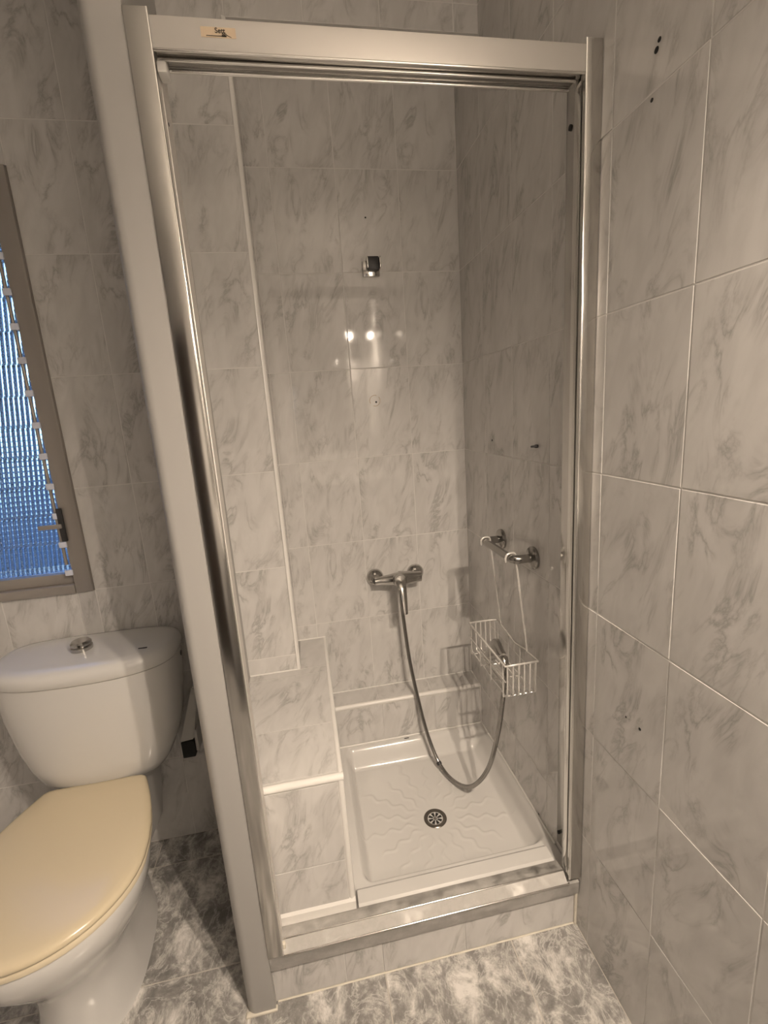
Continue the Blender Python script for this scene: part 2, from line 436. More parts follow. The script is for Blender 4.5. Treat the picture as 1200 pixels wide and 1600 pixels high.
# ---------------------------------------------------------------- partition between toilet and shower
wp = struct(box('wall_partition', (-0.836, 0.040, 0.0), (-0.823, YB - 0.0005, ZC), M['paint']))
pp = []
for k in range(9):
    a = PI + k * PI / 16
    pp.append((-0.842 + 0.022 + 0.022 * math.cos(a), 0.004 + 0.026 + 0.026 * math.sin(a)))
pp += [(-0.776, 0.004), (-0.776, 0.046), (-0.842, 0.046)]
prism('end_post', pp, 2, 0.0, ZC, M['paint'], wp)
box('silicone_bead', (-0.844, 0.0, 0.0), (-0.772, 0.012, 0.006), M['silicone'], wp, 0.002)

# ---------------------------------------------------------------- curb under the frame
cb = struct(box('trim_2', (-0.776, 0.0214, 0.0), (-0.0005, 0.064, 0.152), M['grout']))
cb['label'] = 'tiled curb under the shower frame'
tiles(cb, (0, 0.020, 0), (1, 0, 0), (0, 0, 1), grid([-0.775, -0.607, -0.515, -0.304, -0.001], [0.003, 0.104]), gap=0.0022)
for (x0, x1, n_) in ((-0.772, -0.003, 0),):
    tube('silicone_bead', [(x0, 0.0197, 0.0005), (x1, 0.0197, 0.0005)], 0.0021, M['silicone'], cb, 8)
tube('silicone_bead', [(-0.003, 0.018, 0.0), (-0.003, 0.016, 0.18)], 0.004, M['silicone'], cb, 8)

# ---------------------------------------------------------------- tiled bench (left) and step (back)
bench = thing('shower_bench', 'tiled built-in bench along the left side of the shower', 'bench', (-0.695, 0.41, 0.14))
box('bench_core', (-0.8225, 0.0645, 0.130), (-0.5684, YB - 0.0005, 0.5436), M['grout'], bench)
box('bench_core', (NX + 0.0005, YB - 0.0005, 0.130), (-0.5684, YA - 0.0005, 0.5436), M['grout'], bench)
tiles(bench, (0, 0, 0.545), (1, 0, 0), (0, 1, 0), [(-0.822, -0.577, 0.078, 0.260), (-0.822, -0.577, 0.260, 0.521), (-0.822, -0.577, 0.521, YB - 0.001), (NX + 0.001, -0.577, YB, YA - 0.001)])
tiles(bench, (0, 0.063, 0), (1, 0, 0), (0, 0, 1), [(-0.822, -0.580, 0.19, 0.312), (-0.822, -0.580, 0.312, 0.530)])
tiles(bench, (-0.567, 0, 0), (0, 1, 0), (0, 0, 1), [(0.078, 0.26, 0.15, 0.3), (0.078, 0.26, 0.3, 0.532), (0.26, 0.46, 0.15, 0.3), (0.26, 0.46, 0.3, 0.532), (0.46, 0.655, 0.15, 0.3), (0.46, YA - 0.001, 0.3, 0.532)])
tube('edge_trim', [(-0.822, 0.0705, 0.5365), (-0.566, 0.0705, 0.5365)], 0.0095, M['trim'], bench, 12)
tube('edge_trim', [(-0.5745, 0.0705, 0.165), (-0.5745, 0.0705, 0.5365)], 0.0085, M['trim'], bench, 12)
tube('edge_trim', [(-0.5735, 0.0700, 0.5385), (-0.5735, YA - 0.002, 0.5385)], 0.0075, M['trim'], bench, 12)
prism('edge_trim', [(0.0645, 0.198), (0.058, 0.190), (0.0565, 0.168), (0.0645, 0.166)], 0, -0.812, -0.566, M['trim'], bench)
tube('silicone_bead', [(NX, YA - 0.002, 0.546), (-0.568, YA - 0.002, 0.546)], 0.003, M['trim'], bench, 6)
tube('silicone_bead', [(-0.822, YB - 0.001, 0.546), (NX + 0.002, YB - 0.001, 0.546)], 0.003, M['trim'], bench, 6)

step = thing('shower_ledge', 'low tiled ledge along the back wall behind the shower tray', 'ledge', (-0.284, 0.71, 0.14))
box('ledge_core', (-0.5655, 0.6615, 0.130), (-0.0006, YA - 0.0005, 0.3056), M['grout'], step)
tiles(step, (0, 0.660, 0), (1, 0, 0), (0, 0, 1), grid([-0.565, -0.388, -0.186, -0.006], [0.142, 0.294]), gap=0.002)
tiles(step, (0, 0, 0.307), (1, 0, 0), (0, 1, 0), grid([-0.565, -0.395, -0.190, -0.002], [0.674, YA - 0.001]), gap=0.002)
tube('edge_trim', [(-0.566, 0.6675, 0.2995), (-0.002, 0.6675, 0.2995)], 0.0088, M['trim'], step, 12)
tube('silicone_bead', [(-0.566, YA - 0.002, 0.3075), (-0.002, YA - 0.002, 0.3075)], 0.0028, M['trim'], step, 6)
tube('silicone_bead', [(-0.002, 0.66, 0.146), (-0.002, 0.66, 0.300), (-0.002, 0.757, 0.308)], 0.0025, M['trim'], step, 6)

# ---------------------------------------------------------------- shower tray
tray = thing('shower_tray', 'square white shower tray with wavy rays around its drain', 'shower tray', (-0.283, 0.36, 0.0))
TX0, TX1, TY0, TY1 = -0.5645, -0.0015, 0.0655, 0.6585
FX0, FX1, FY0, FY1 = -0.512, -0.064, 0.172, 0.592
DXc, DYc = -0.285, 0.347
NXg, NYg = 170, 180
def sstep(x):
    x = max(0.0, min(1.0, x)); return x * x * (3 - 2 * x)
rays = []
for k in range(18):
    rays.append((2 * PI * (k + 0.35) / 18, 0.22 + 0.05 * (k % 2), random.uniform(0, 6), random.choice((-1, 1))))
def tray_z(x, y):
    a = max((FX0 - x) / 0.030, (x - FX1) / 0.056, 0.0); b = max((FY0 - y) / 0.042, (y - FY1) / 0.058, 0.0)
    # rounded plan corners
    r = 1.4
    a2, b2 = a, b
    s = math.hypot(a2, b2) if (a2 > 0 and b2 > 0) else max(a2, b2)
    dx, dy = x - DXc, y - DYc
    rad = math.hypot(dx, dy)
    zf = 0.072 + 0.010 * min(1.0, rad / 0.3)
    if 0.055 < rad < 0.29:
        th = math.atan2(dy, dx)
        for (t0, L, ph, sg) in rays:
            d = (th - t0 + PI) % (2 * PI) - PI
            if abs(d) > 0.5: continue
            dist = rad * d - sg * 0.0065 * math.sin(2 * PI * rad / 0.055 + ph)
            fade = sstep((rad - 0.055) / 0.03) * sstep((L - rad) / 0.03)
            zf += 0.0020 * fade * math.exp(-(dist / 0.0042) ** 2)
    zr = 0.143
    e = sstep(s) if s < 1 else 1.0
    # soft inner corner
    return zf + (zr - zf) * e
bm = bmesh.new()
g = []
for j in range(NYg + 1):
    row = []
    for i in range(NXg + 1):
        x = TX0 + (TX1 - TX0) * i / NXg; y = TY0 + (TY1 - TY0) * j / NYg
        row.append(bm.verts.new((x, y, tray_z(x, y))))
    g.append(row)
for j in range(NYg):
    for i in range(NXg):
        bm.faces.new((g[j][i], g[j][i + 1], g[j + 1][i + 1], g[j + 1][i]))
edge = [g[0][i] for i in range(NXg + 1)] + [g[j][NXg] for j in range(1, NYg + 1)] + [g[NYg][i] for i in range(NXg - 1, -1, -1)] + [g[j][0] for j in range(NYg - 1, 0, -1)]
low = [bm.verts.new((v.co.x, v.co.y, 0.002)) for v in edge]
for i in range(len(edge)):
    k = (i + 1) % len(edge); bm.faces.new((edge[k], edge[i], low[i], low[k]))
done(bm, 'basin', M['tray'], tray, angle=60)
prism('front_ledge', [(0.0655, 0.138), (0.0655, 0.154), (0.073, 0.160), (0.108, 0.158), (0.118, 0.150), (0.122, 0.140)], 0, -0.560, -0.036, M['tray'], tray)
box('maker_mark', (-0.315, 0.643, 0.1434), (-0.297, 0.647, 0.1441), M['dark'], tray)
tube('silicone_bead', [(-0.0025, 0.66, 0.1445), (-0.0025, 0.12, 0.1445)], 0.0035, M['trim'], tray, 8)
tube('silicone_bead', [(-0.563, 0.657, 0.1445), (-0.004, 0.657, 0.1445)], 0.0032, M['trim'], tray, 8)
bm = bmesh.new()
add_lathe(bm, [(0.0365, 0.0), (0.0365, 0.0025), (0.0345, 0.004), (0.025, 0.0035), (0.0235, 0.001), (0.0, 0.0005)], (DXc, DYc, 0.0712), (0, 0, 1), 36)
drain = done(bm, 'drain', M['drain_steel'], tray)
for k in range(8):
    a = k * PI / 4 + 0.2
    c, s = math.cos(a), math.sin(a)
    bm = bmesh.new()
    P = [(0.0075, -0.0022), (0.0215, -0.0052), (0.0215, 0.0052), (0.0075, 0.0022)]
    add_loft(bm, [[(DXc + c * q[0] - s * q[1], DYc + s * q[0] + c * q[1], z) for q in P] for z in (0.0716, 0.0728)])
    done(bm, 'slot', M['dark'], drain, smooth=False)
lathe('screw', [(0.006, 0), (0.006, 0.0015), (0.0, 0.0022)], (DXc, DYc, 0.0716), (0, 0, 1), M['chrome_dark'], drain, 14)

# ---------------------------------------------------------------- aluminium shower frame (no doors hung)
frm = thing('shower_surround', 'satin aluminium shower door frame standing on the tiled curb', 'shower frame', (-0.388, 0.03, 0.152))
JZ0, JZ1 = 0.158, 1.953
# left jamb: front face, bright return edge, inner profile that stands deeper at the top
jl = box('jamb', (-0.7755, 0.0, JZ0), (-0.7430, 0.003, JZ1), M['alu'], frm, 0.0008)
jl['label'] = 'left upright of the frame'
tube('return_edge', [(-0.7425, 0.0022, JZ0), (-0.7425, 0.0022, JZ1)], 0.0022, M['alu_shiny'], jl, 8)
bm = bmesh.new()
rg = []
for z, yd in ((JZ0 + 0.004, 0.046), (1.950, 0.100)):
    rg.append([(-0.768, 0.006, z), (-0.7445, 0.006, z), (-0.7445, yd * 0.45, z), (-0.7475, yd * 0.47, z), (-0.7475, yd * 0.52, z), (-0.7445, yd * 0.54, z), (-0.7445, yd, z), (-0.768, yd, z)])
add_loft(bm, rg); done(bm, 'inner_profile', M['alu_face'], jl)
lathe('screw', [(0.0028, 0), (0.0028, 0.0006)], (-0.7445, 0.062, 1.835), (1, 0, 0), M['dark'], jl, 10)
box('guide_cap', (-0.7425, 0.018, 1.882), (-0.728, 0.046, 1.8985), M['white_plastic'], jl, 0.003)
# right jamb
jr = box('jamb', (-0.0310, 0.0, JZ0 + 0.012), (-0.0012, 0.003, JZ1), M['alu'], frm, 0.0008)
jr['label'] = 'right upright of the frame against the wall'
tube('return_edge', [(-0.0315, 0.0022, JZ0 + 0.012), (-0.0315, 0.0022, JZ1)], 0.0022, M['alu_shiny'], jr, 8)
box('return_leg', (-0.0310, 0.0035, JZ0 + 0.012), (-0.0285, 0.013, 1.899), M['alu'], jr)
box('gap_strip', (-0.0270, 0.0135, JZ0 + 0.012), (-0.004, 0.0185, 1.899), M['dark_metal'], jr)  # dark strip filling the gap between return leg and inner profile
box('inner_profile', (-0.0310, 0.019, JZ0 + 0.012), (-0.004, 0.040, 1.950), M['alu_shiny'], jr, 0.002)
jf = box('wall_flange', (-0.0045, 0.0405, JZ0 + 0.012), (-0.0008, 0.108, 1.950), M['alu'], jr, 0.0008)
lathe('screw', [(0.0055, 0), (0.0055, 0.0012), (0.003, 0.002)], (-0.0045, 0.094, 1.868), (-1, 0, 0), M['dark'], jf, 12)
lathe('screw', [(0.0045, 0), (0.0045, 0.0012), (0.003, 0.002)], (-0.0045, 0.101, 0.203), (-1, 0, 0), M['dark'], jf, 12)
# top rail: plain fascia, lower lip, two running grooves
tr = box('top_rail', (-0.7405, 0.0, 1.902), (-0.0335, 0.004, 1.943), M['alu_face'], frm, 0.0008)
box('rail_web', (-0.7405, 0.0045, 1.9035), (-0.0335, 0.050, 1.940), M['alu'], tr, 0.0008)
tube('lip', [(-0.7405, 0.0018, 1.9005), (-0.0335, 0.0018, 1.9005)], 0.0021, M['alu_shiny'], tr, 8)
tube('lip', [(-0.7405, 0.0215, 1.9005), (-0.0400, 0.0215, 1.9005)], 0.0027, M['alu_shiny'], tr, 8)
tube('lip', [(-0.7280, 0.0440, 1.8995), (-0.0400, 0.0440, 1.8995)], 0.0032, M['alu_shiny'], tr, 8)
box('groove', (-0.7280, 0.0250, 1.9020), (-0.0400, 0.0400, 1.9032), M['chrome_dark'], tr)
prism('silicone_bead', [(0.0045, 1.9402), (0.020, 1.9402), (0.012, 1.9455), (0.0045, 1.9455)], 0, -0.655, -0.34, M['silicone'], tr)
# sticker with its print
stk = box('sticker', (-0.6690, -0.0006, 1.9185), (-0.6180, -0.0001, 1.9318), M['sticker'], tr, 0.0)
def text_mesh(body, size, loc, mat, parent, name):
    c = bpy.data.curves.new('t', 'FONT'); c.body = body; c.size = size; c.extrude = 0.0001; c.offset = size * 0.02
    o = bpy.data.objects.new('t', c); COL.objects.link(o)
    dg = bpy.context.evaluated_depsgraph_get()
    me = bpy.data.meshes.new_from_object(o.evaluated_get(dg)); bpy.data.objects.remove(o)
    me.materials.clear()
    me.transform(Matrix.Translation(Vector(loc)) @ Matrix.Rotation(PI / 2, 4, 'X'))
    return link(name, me, mat, parent)
text_mesh('Sett', 0.0095, (-0.6485, -0.0009, 1.9243), M['ink'], stk, 'printed_name')
text_mesh('ban', 0.0050, (-0.6385, -0.0009, 1.9215), M['ink'], stk, 'printed_name')
bm = bmesh.new(); add_box(bm, (-0.6615, -0.0010, 1.9200), (-0.6330, -0.0007, 1.9209)); add_box(bm, (-0.6390, -0.0010, 1.9197), (-0.6320, -0.0007, 1.9215))
add_loft(bm, [[(-0.6315, y, 1.9215), (-0.6250, y, 1.9190), (-0.6250, y, 1.9197), (-0.6315, y, 1.9225)] for y in (-0.0010, -0.0007)])
done(bm, 'printed_line', M['ink'], stk, smooth=False)
# bottom track
bt = prism('bottom_track', [(0.0175, 0.104), (0.0085, 0.110), (0.0050, 0.150), (0.0018, 0.1535), (0.0018, 0.1575), (0.0075, 0.1600), (0.0240, 0.1725), (0.0270, 0.1735), (0.0560, 0.1675), (0.0590, 0.1660), (0.0625, 0.1540), (0.0190, 0.1540)],
           0, -0.7755, -0.0350, M['alu_dirty'], frm)
bt['label'] = 'limescaled sill of the frame'
tube('lip', [(-0.7430, 0.0025, 0.1555), (-0.0310, 0.0025, 0.1555)], 0.0026, M['alu_shiny'], bt, 8)
tube('lip', [(-0.7430, 0.0255, 0.1728), (-0.0360, 0.0255, 0.1728)], 0.0022, M['alu_shiny'], bt, 8)
prism('track_end', [(0.0175, 0.104), (0.0085, 0.110), (0.0050, 0.150), (0.0190, 0.153)], 0, -0.0350, -0.0020, M['alu_dirty'], bt)
box('silicone_bead', (-0.7450, 0.010, 0.160), (-0.7360, 0.020, 0.176), M['silicone'], bt, 0.003)

# ================================================================ fittings in the shower
# mixer
mix = thing('shower_mixer', 'chrome shower mixer with lever on the back wall of the shower', 'faucet', (-0.288, YA, 0.755))
for x in (-0.365, -0.2115):
    f = lathe('wall_flange', [(0.032, 0.0), (0.032, 0.004), (0.029, 0.012), (0.020, 0.019), (0.017, 0.021), (0.015, 0.035), (0.015, 0.045)], (x, YA - 0.0002, 0.755), (0, -1, 0), M['chrome'], mix)
bm = bmesh.new()
add_tube(bm, smooth_path([(-0.374, 0.706, 0.756), (-0.345, 0.706, 0.757), (-0.310, 0.704, 0.757), (-0.2885, 0.702, 0.757), (-0.265, 0.704, 0.757), (-0.232, 0.706, 0.757), (-0.203, 0.706, 0.756)], 4),
         [0.014 + 0.011 * math.exp(-((i - 12) / 7) ** 2) + (0.0045 if i > 12 else 0) for i in range(25)], 18)
done(bm, 'body', M['chrome'], mix, angle=60)
lathe('cartridge', [(0.024, 0.0), (0.0245, 0.018), (0.022, 0.024), (0.0215, 0.026), (0.0225, 0.028), (0.0225, 0.046), (0.019, 0.053), (0.0, 0.055)], (-0.2885, 0.704, 0.758), (0, -0.94, 0.16), M['chrome'], mix)
bm = bmesh.new(); rg = []
for (y, z, w, h) in ((0.672, 0.778, 0.012, 0.010), (0.655, 0.768, 0.0165, 0.012), (0.640, 0.745, 0.0165, 0.011), (0.628, 0.718, 0.014, 0.007), (0.617, 0.685, 0.0115, 0.0055), (0.610, 0.662, 0.0100, 0.005)):
    rg.append([(-0.2885 + w * math.cos(a) , y - h * 0.9 * math.sin(a), z - h * 0.45 * math.sin(a)) for a in [2 * PI * k / 16 for k in range(16)]])
add_loft(bm, rg); done(bm, 'lever', M['chrome'], mix, angle=60)
lathe('hose_nut', [(0.0125, 0), (0.0125, 0.018), (0.010, 0.022), (0.008, 0.030)], (-0.282, 0.703, 0.741), (0, 0, -1), M['chrome'], mix, 18)

# hand shower with its hose
hs = thing('hand_shower', 'chrome hand shower lying in the wire basket, its hose hanging in a loop', 'shower head', (-0.09, 0.26, 0.57))
hp = smooth_path([(-0.282, 0.703, 0.722), (-0.282, 0.701, 0.682), (-0.281, 0.697, 0.633), (-0.271, 0.672, 0.451), (-0.253, 0.629, 0.289), (-0.235, 0.584, 0.176), (-0.211, 0.524, 0.102), (-0.181, 0.450, 0.092),
                  (-0.149, 0.372, 0.140), (-0.120, 0.302, 0.262), (-0.103, 0.259, 0.426), (-0.095, 0.239, 0.560), (-0.092, 0.236, 0.620), (-0.090, 0.246, 0.648)], 22)
# ribbed hose: alternate radii along the path
bm = bmesh.new()
acc = 0; dense = []
for a, b in zip(hp[:-1], hp[1:]):
    n = max(1, int((b - a).length / 0.0022))
    for k in range(n): dense.append(a.lerp(b, k / n))
dense.append(hp[-1])
add_tube(bm, dense, [0.0072 if i % 2 else 0.0063 for i in range(len(dense))], 10)
hose = done(bm, 'hose', M['chrome_dark'], hs, angle=80)
i0 = min(range(len(dense)), key=lambda i: (dense[i] - Vector((-0.216, 0.536, 0.112))).length)
dcol = (dense[i0 + 2] - dense[i0 - 2]).normalized()
lathe('hose_collar', [(0.0085, 0), (0.009, 0.003), (0.009, 0.008), (0.0085, 0.011)], dense[i0], dcol, M['dark_metal'], hs, 14)
e = dense[-1]
lathe('hose_nut', [(0.0090, -0.004), (0.0120, 0.0), (0.0135, 0.016), (0.0135, 0.024), (0.011, 0.028)], e + Vector((0, -0.006, -0.012)), Vector((0.10, 0.55, 0.55)), M['chrome'], hs, 18)
h0 = Vector((-0.088, 0.252, 0.656)); h1 = Vector((-0.070, 0.385, 0.606))
hd = []
for t, w, h in ((0.0, 0.0125, 0.0125), (0.12, 0.014, 0.0135), (0.3, 0.017, 0.014), (0.5, 0.026, 0.0155), (0.7, 0.034, 0.0165), (0.9, 0.037, 0.016), (1.08, 0.033, 0.013), (1.22, 0.020, 0.008), (1.27, 0.008, 0.004)):
    c = h0.lerp(h1, t); c.z += 0.012 * math.sin(min(t, 1) * PI)
    d = (h1 - h0).normalized(); s = Vector((0.45, 0.0, 0.9)); s = (s - d * s.dot(d)).normalized(); u = s.cross(d)
    hd.append([c + s * w * math.cos(2 * PI * k / 20) + u * h * math.sin(2 * PI * k / 20) for k in range(20)])
bm = bmesh.new(); add_loft(bm, hd); done(bm, 'head', M['chrome_dark'], hs, angle=70)
c = h0.lerp(h1, 0.88); nrm = s.cross((h1 - h0).normalized()); nrm = nrm if nrm.z < 0 else -nrm
lathe('spray_face', [(0.026, 0.0), (0.026, 0.004), (0.023, 0.006), (0.0, 0.007)], c + nrm * 0.0125 + Vector((0, 0, 0.004)), nrm, M['white_plastic'], hs, 24)

# grab bar
gb = thing('grab_bar', 'short chrome grab bar on the right wall of the shower', 'grab bar', (0, 0.345, 0.942))
pth = [(-0.004, 0.446, 0.942), (-0.030, 0.446, 0.942), (-0.046, 0.445, 0.942), (-0.057, 0.438, 0.943), (-0.061, 0.424, 0.943), (-0.061, 0.380, 0.943), (-0.061, 0.310, 0.943), (-0.061, 0.268, 0.943), (-0.057, 0.252, 0.943), (-0.046, 0.245, 0.942), (-0.030, 0.244, 0.942), (-0.004, 0.244, 0.942)]
tube('bar', smooth_path(pth, 5), 0.0115, M['chrome_dark'], gb, 16)
for y in (0.446, 0.244):
    lathe('wall_flange', [(0.031, 0.0), (0.031, 0.006), (0.028, 0.010), (0.017, 0.012), (0.013, 0.013)], (-0.0002, y, 0.942), (-1, 0, 0), M['chrome_dark'], gb)

# wire basket hanging from the bar
wbk = thing('wire_basket', 'chrome wire shower basket hanging from the grab bar', 'basket', (-0.06, 0.335, 0.565))
X0, X1, Y0, Y1, ZT, ZB = -0.108, -0.014, 0.196, 0.470, 0.664, 0.566
WR = 0.0022
bm = bmesh.new()
rim = [(X0, Y0, ZT), (X0, 0.33, ZT), (X0, Y1, ZT), (X1 - 0.03, Y1, ZT), (X1, Y1 - 0.004, ZT), (X1, 0.40, ZT - 0.004), (X1, 0.335, ZT - 0.016), (X1, 0.27, ZT - 0.004), (X1, Y0, ZT)]
add_tube(bm, rim, 0.0031, 8, closed=True); done(bm, 'rim', M['steel_wire'], wbk, angle=60)
for k in range(6):
    x = X0 + 0.006 + k * (X1 - X0 - 0.012) / 5
    tube('wire', [(x, Y0 + 0.001, ZT - 0.002), (x, Y0 + 0.002, ZB + 0.006), (x, Y0 + 0.008, ZB), (x, Y1 - 0.008, ZB), (x, Y1 - 0.002, ZB + 0.006), (x, Y1 - 0.001, ZT - 0.002)], WR, M['steel_wire'], wbk, 6)
for y in (0.215, 0.30, 0.38, 0.455):
    tube('wire', [(X0 + 0.001, y, ZT - 0.002), (X0 + 0.001, y, ZB - 0.004), (X0 + 0.007, y, ZB - 0.005), (X1 - 0.006, y, ZB - 0.005), (X1 - 0.001, y, ZB), (X1 - 0.001, y, ZT - 0.016)], WR, M['steel_wire'], wbk, 6)
tube('wire', [(X0 - 0.001, Y0, 0.618), (X0 - 0.001, Y1, 0.618)], WR, M['steel_wire'], wbk, 6)
for y in (0.432, 0.258):
    pts = [(X1, y, ZT - 0.006)] + smooth_path([(-0.0440, y, 0.925), (-0.0455, y, 0.945), (-0.0500, y, 0.9555), (-0.0610, y, 0.9575), (-0.0715, y, 0.9540), (-0.0755, y, 0.943), (-0.0745, y, 0.934)], 4)
    tube('hanger', pts, 0.0031, M['steel_wire'], wbk, 8)

# hose bracket, square chrome
br = thing('shower_bracket', 'small square chrome shower bracket high on the back wall', 'bracket', (-0.300, YA, 1.812))
bp_ = box('base_plate', (-0.331, YA - 0.012, 1.785), (-0.276, YA - 0.0002, 1.832), M['chrome'], br, 0.002)
bm = bmesh.new()
add_box(bm, (-0.316, YA - 0.034, 1.800), (-0.281, YA - 0.0122, 1.839), 0.0015)
done(bm, 'clip', M['dark_metal'], br)
for x0, x1 in ((-0.321, -0.3165), (-0.2805, -0.276)):
    bm = bmesh.new(); add_box(bm, (x0, YA - 0.046, 1.803), (x1, YA - 0.0122, 1.836), 0.0012); done(bm, 'jaw', M['chrome'], br)

# drill holes and wall plugs, left in the tiles
def hole(parent, p, axis, r=0.0035, name='drill_hole', mat=None):
    bm = bmesh.new(); add_lathe(bm, [(r, 0.0), (r, 0.0005), (r * 0.5, 0.0009)], p, axis, 12)
    o = done(bm, name, mat or M['dark'], parent); return o
for y, z, r in ((-0.128, 1.852, 0.0045), (-0.133, 1.862, 0.0035), (-0.123, 1.790, 0.003), (-0.131, 0.721, 0.002), (-0.170, 0.722, 0.003), (0.510, 1.243, 0.0032), (0.214, 0.150, 0.003)):
    hole(wr, (-0.0002, y, z), (-1, 0, 0), r)
pl = lathe('wall_plug', [(0.0045, 0.0), (0.0045, 0.006), (0.003, 0.009), (0.0025, 0.018)], (-0.0002, 0.227, 1.241), (-1, 0, 0), M['dark_metal'], wr, 10)
hole(wa, (-0.309, YA - 0.0002, 1.962), (0, -1, 0), 0.0028)
hole(wa, (-0.315, YA - 0.0002, 1.387), (0, -1, 0), 0.0035)
bm = bmesh.new()
for k in range(26):
    a0, a1 = 2 * PI * k / 26, 2 * PI * (k + 1) / 26
    if k in (3, 4, 15, 16, 17): continue
    q = [(-0.319 + r * math.cos(a), YA - 0.0008, 1.392 + r * math.sin(a)) for a, r in ((a0, 0.0172), (a1, 0.0172), (a1, 0.0190), (a0, 0.0190))]
    bm.faces.new([bm.verts.new(p) for p in q])
done(bm, 'glue_ring', plain('glue_residue', (0.36, 0.27, 0.17), 0.5), wa, smooth=False)

# ================================================================ toilet
TC = -1.22
toi = thing('toilet', 'white close-coupled toilet with cream seat lid beside the shower', 'toilet', (TC, 0.25, 0.0))
def d_ring(z, a, yf, yb, yc=0.09, n=48, pb=2.6, ab=None):
    """D-shaped outline: half ellipse in front of yc, squarer towards the back"""
    r = []
    for k in range(n):
        t = 2 * PI * k / n
        c, s = math.cos(t), math.sin(t)
        if s <= 0:
            r.append((TC + a * c, yc + (yc - yf) * s, z))
        else:
            q = 2.0 / pb
            xx = a * math.copysign(abs(c) ** q, c); yy = (yb - yc) * abs(s) ** q
            tap = 1.0 - (1 - (ab or a) / a) * (yy / (yb - yc)) ** 2
            r.append((TC + xx * tap, yc + yy, z))
    return r
rg = [d_ring(0.0, 0.112, 0.004, 0.420, 0.16, ab=0.10), d_ring(0.022, 0.108, 0.010, 0.415, 0.16, ab=0.10), d_ring(0.10, 0.100, 0.020, 0.405, 0.16, ab=0.095), d_ring(0.17, 0.104, 0.012, 0.40, 0.15, ab=0.10),
      d_ring(0.22, 0.122, -0.016, 0.395, 0.13, ab=0.10), d_ring(0.27, 0.152, -0.052, 0.375, 0.11, ab=0.10), d_ring(0.315, 0.176, -0.080, 0.36, 0.10, ab=0.105), d_ring(0.35, 0.187, -0.096, 0.35, 0.09, ab=0.11),
      d_ring(0.385, 0.191, -0.101, 0.345, 0.09, ab=0.115), d_ring(0.394, 0.188, -0.098, 0.340, 0.09, ab=0.112)]
bm = bmesh.new(); add_loft(bm, rg)
add_loft(bm, [[(TC + a * x, y, z) for x, y in ((-1, yb), (-0.9, 0.30), (0.9, 0.30), (1, yb))] for a, yb, z in ((0.085, 0.50, 0.16), (0.090, 0.535, 0.28), (0.094, 0.540, 0.384))])
done(bm, 'bowl', M['porcelain'], toi, angle=60)
HALF = [(0.0, 0.3450), (0.055, 0.3460), (0.100, 0.3465), (0.118, 0.3440), (0.1275, 0.3370), (0.1345, 0.3220), (0.146, 0.296), (0.160, 0.262), (0.174, 0.222), (0.187, 0.175), (0.1955, 0.130), (0.199, 0.085)]
HALF += [(0.199 * math.cos(k * PI / 28), 0.085 - 0.193 * math.sin(k * PI / 28)) for k in range(1, 14)] + [(0.0, -0.108)]
def s_ring(z, k, inset=0.0):
    full = [(x, y) for x, y in HALF] + [(-x, y) for x, y in reversed(HALF[1:-1])]
    out = []
    for x, y in full:
        dx, dy = x, y - 0.12
        L = math.hypot(dx, dy); f = max(0.02, (L - inset) / L) * k
        out.append((TC + dx * f, 0.12 + dy * f, z))
    return out
bm = bmesh.new(); add_loft(bm, [s_ring(0.3945, 1, 0.010), s_ring(0.398, 1, 0.002), s_ring(0.406, 1, 0.001), s_ring(0.4105, 1, 0.004)]); seat = done(bm, 'seat', M['cream_edge'], toi, angle=50)
bm = bmesh.new(); add_loft(bm, [s_ring(0.4115, 1, 0.005), s_ring(0.4145, 1, 0.0005), s_ring(0.421, 1, 0.0), s_ring(0.4255, 1, 0.003), s_ring(0.429, 1, 0.009), s_ring(0.4315, 1, 0.02), s_ring(0.4335, 0.72), s_ring(0.4350, 0.40), s_ring(0.4355, 0.08)]); done(bm, 'seat_lid', M['cream'], toi, angle=60)
for x in (-0.07, 0.07):
    bm = bmesh.new(); add_tube(bm, [(TC + x - 0.02, 0.352, 0.410), (TC + x + 0.02, 0.352, 0.410)], 0.007, 12); done(bm, 'hinge', M['cream_edge'], toi)
def t_ring(z, a, yf, yb, n=56, pf=2.5, pbk=4.0, yc=0.44):
    r = []
    for k in range(n):
        t = 2 * PI * k / n; c, s = math.cos(t), math.sin(t)
        p = pf if s <= 0 else pbk
        q = 2.0 / p
        r.append((TC + a * math.copysign(abs(c) ** q, c), yc + ((yc - yf) if s <= 0 else (yb - yc)) * math.copysign(abs(s) ** q, s), z))
    return r
rg = [t_ring(0.386, 0.115, 0.380, 0.525), t_ring(0.390, 0.136, 0.368, 0.53), t_ring(0.404, 0.156, 0.354, 0.537), t_ring(0.43, 0.174, 0.338, 0.541), t_ring(0.47, 0.192, 0.332, 0.544), t_ring(0.53, 0.208, 0.327, 0.546),
      t_ring(0.62, 0.222, 0.322, 0.547), t_ring(0.70, 0.229, 0.319, 0.547), t_ring(0.727, 0.230, 0.318, 0.547)]
bm = bmesh.new(); add_loft(bm, rg); done(bm, 'tank', M['porcelain'], toi, angle=60)
rg = [t_ring(0.729, 0.232, 0.316, 0.549), t_ring(0.732, 0.2345, 0.3135, 0.550), t_ring(0.752, 0.2345, 0.3135, 0.550), t_ring(0.764, 0.230, 0.318, 0.547), t_ring(0.771, 0.219, 0.328, 0.539), t_ring(0.7735, 0.200, 0.345, 0.525), t_ring(0.775, 0.15, 0.38, 0.50), t_ring(0.7755, 0.05, 0.42, 0.46)]
bm = bmesh.new(); add_loft(bm, rg); lid = done(bm, 'tank_lid', M['porcelain'], toi, angle=60)
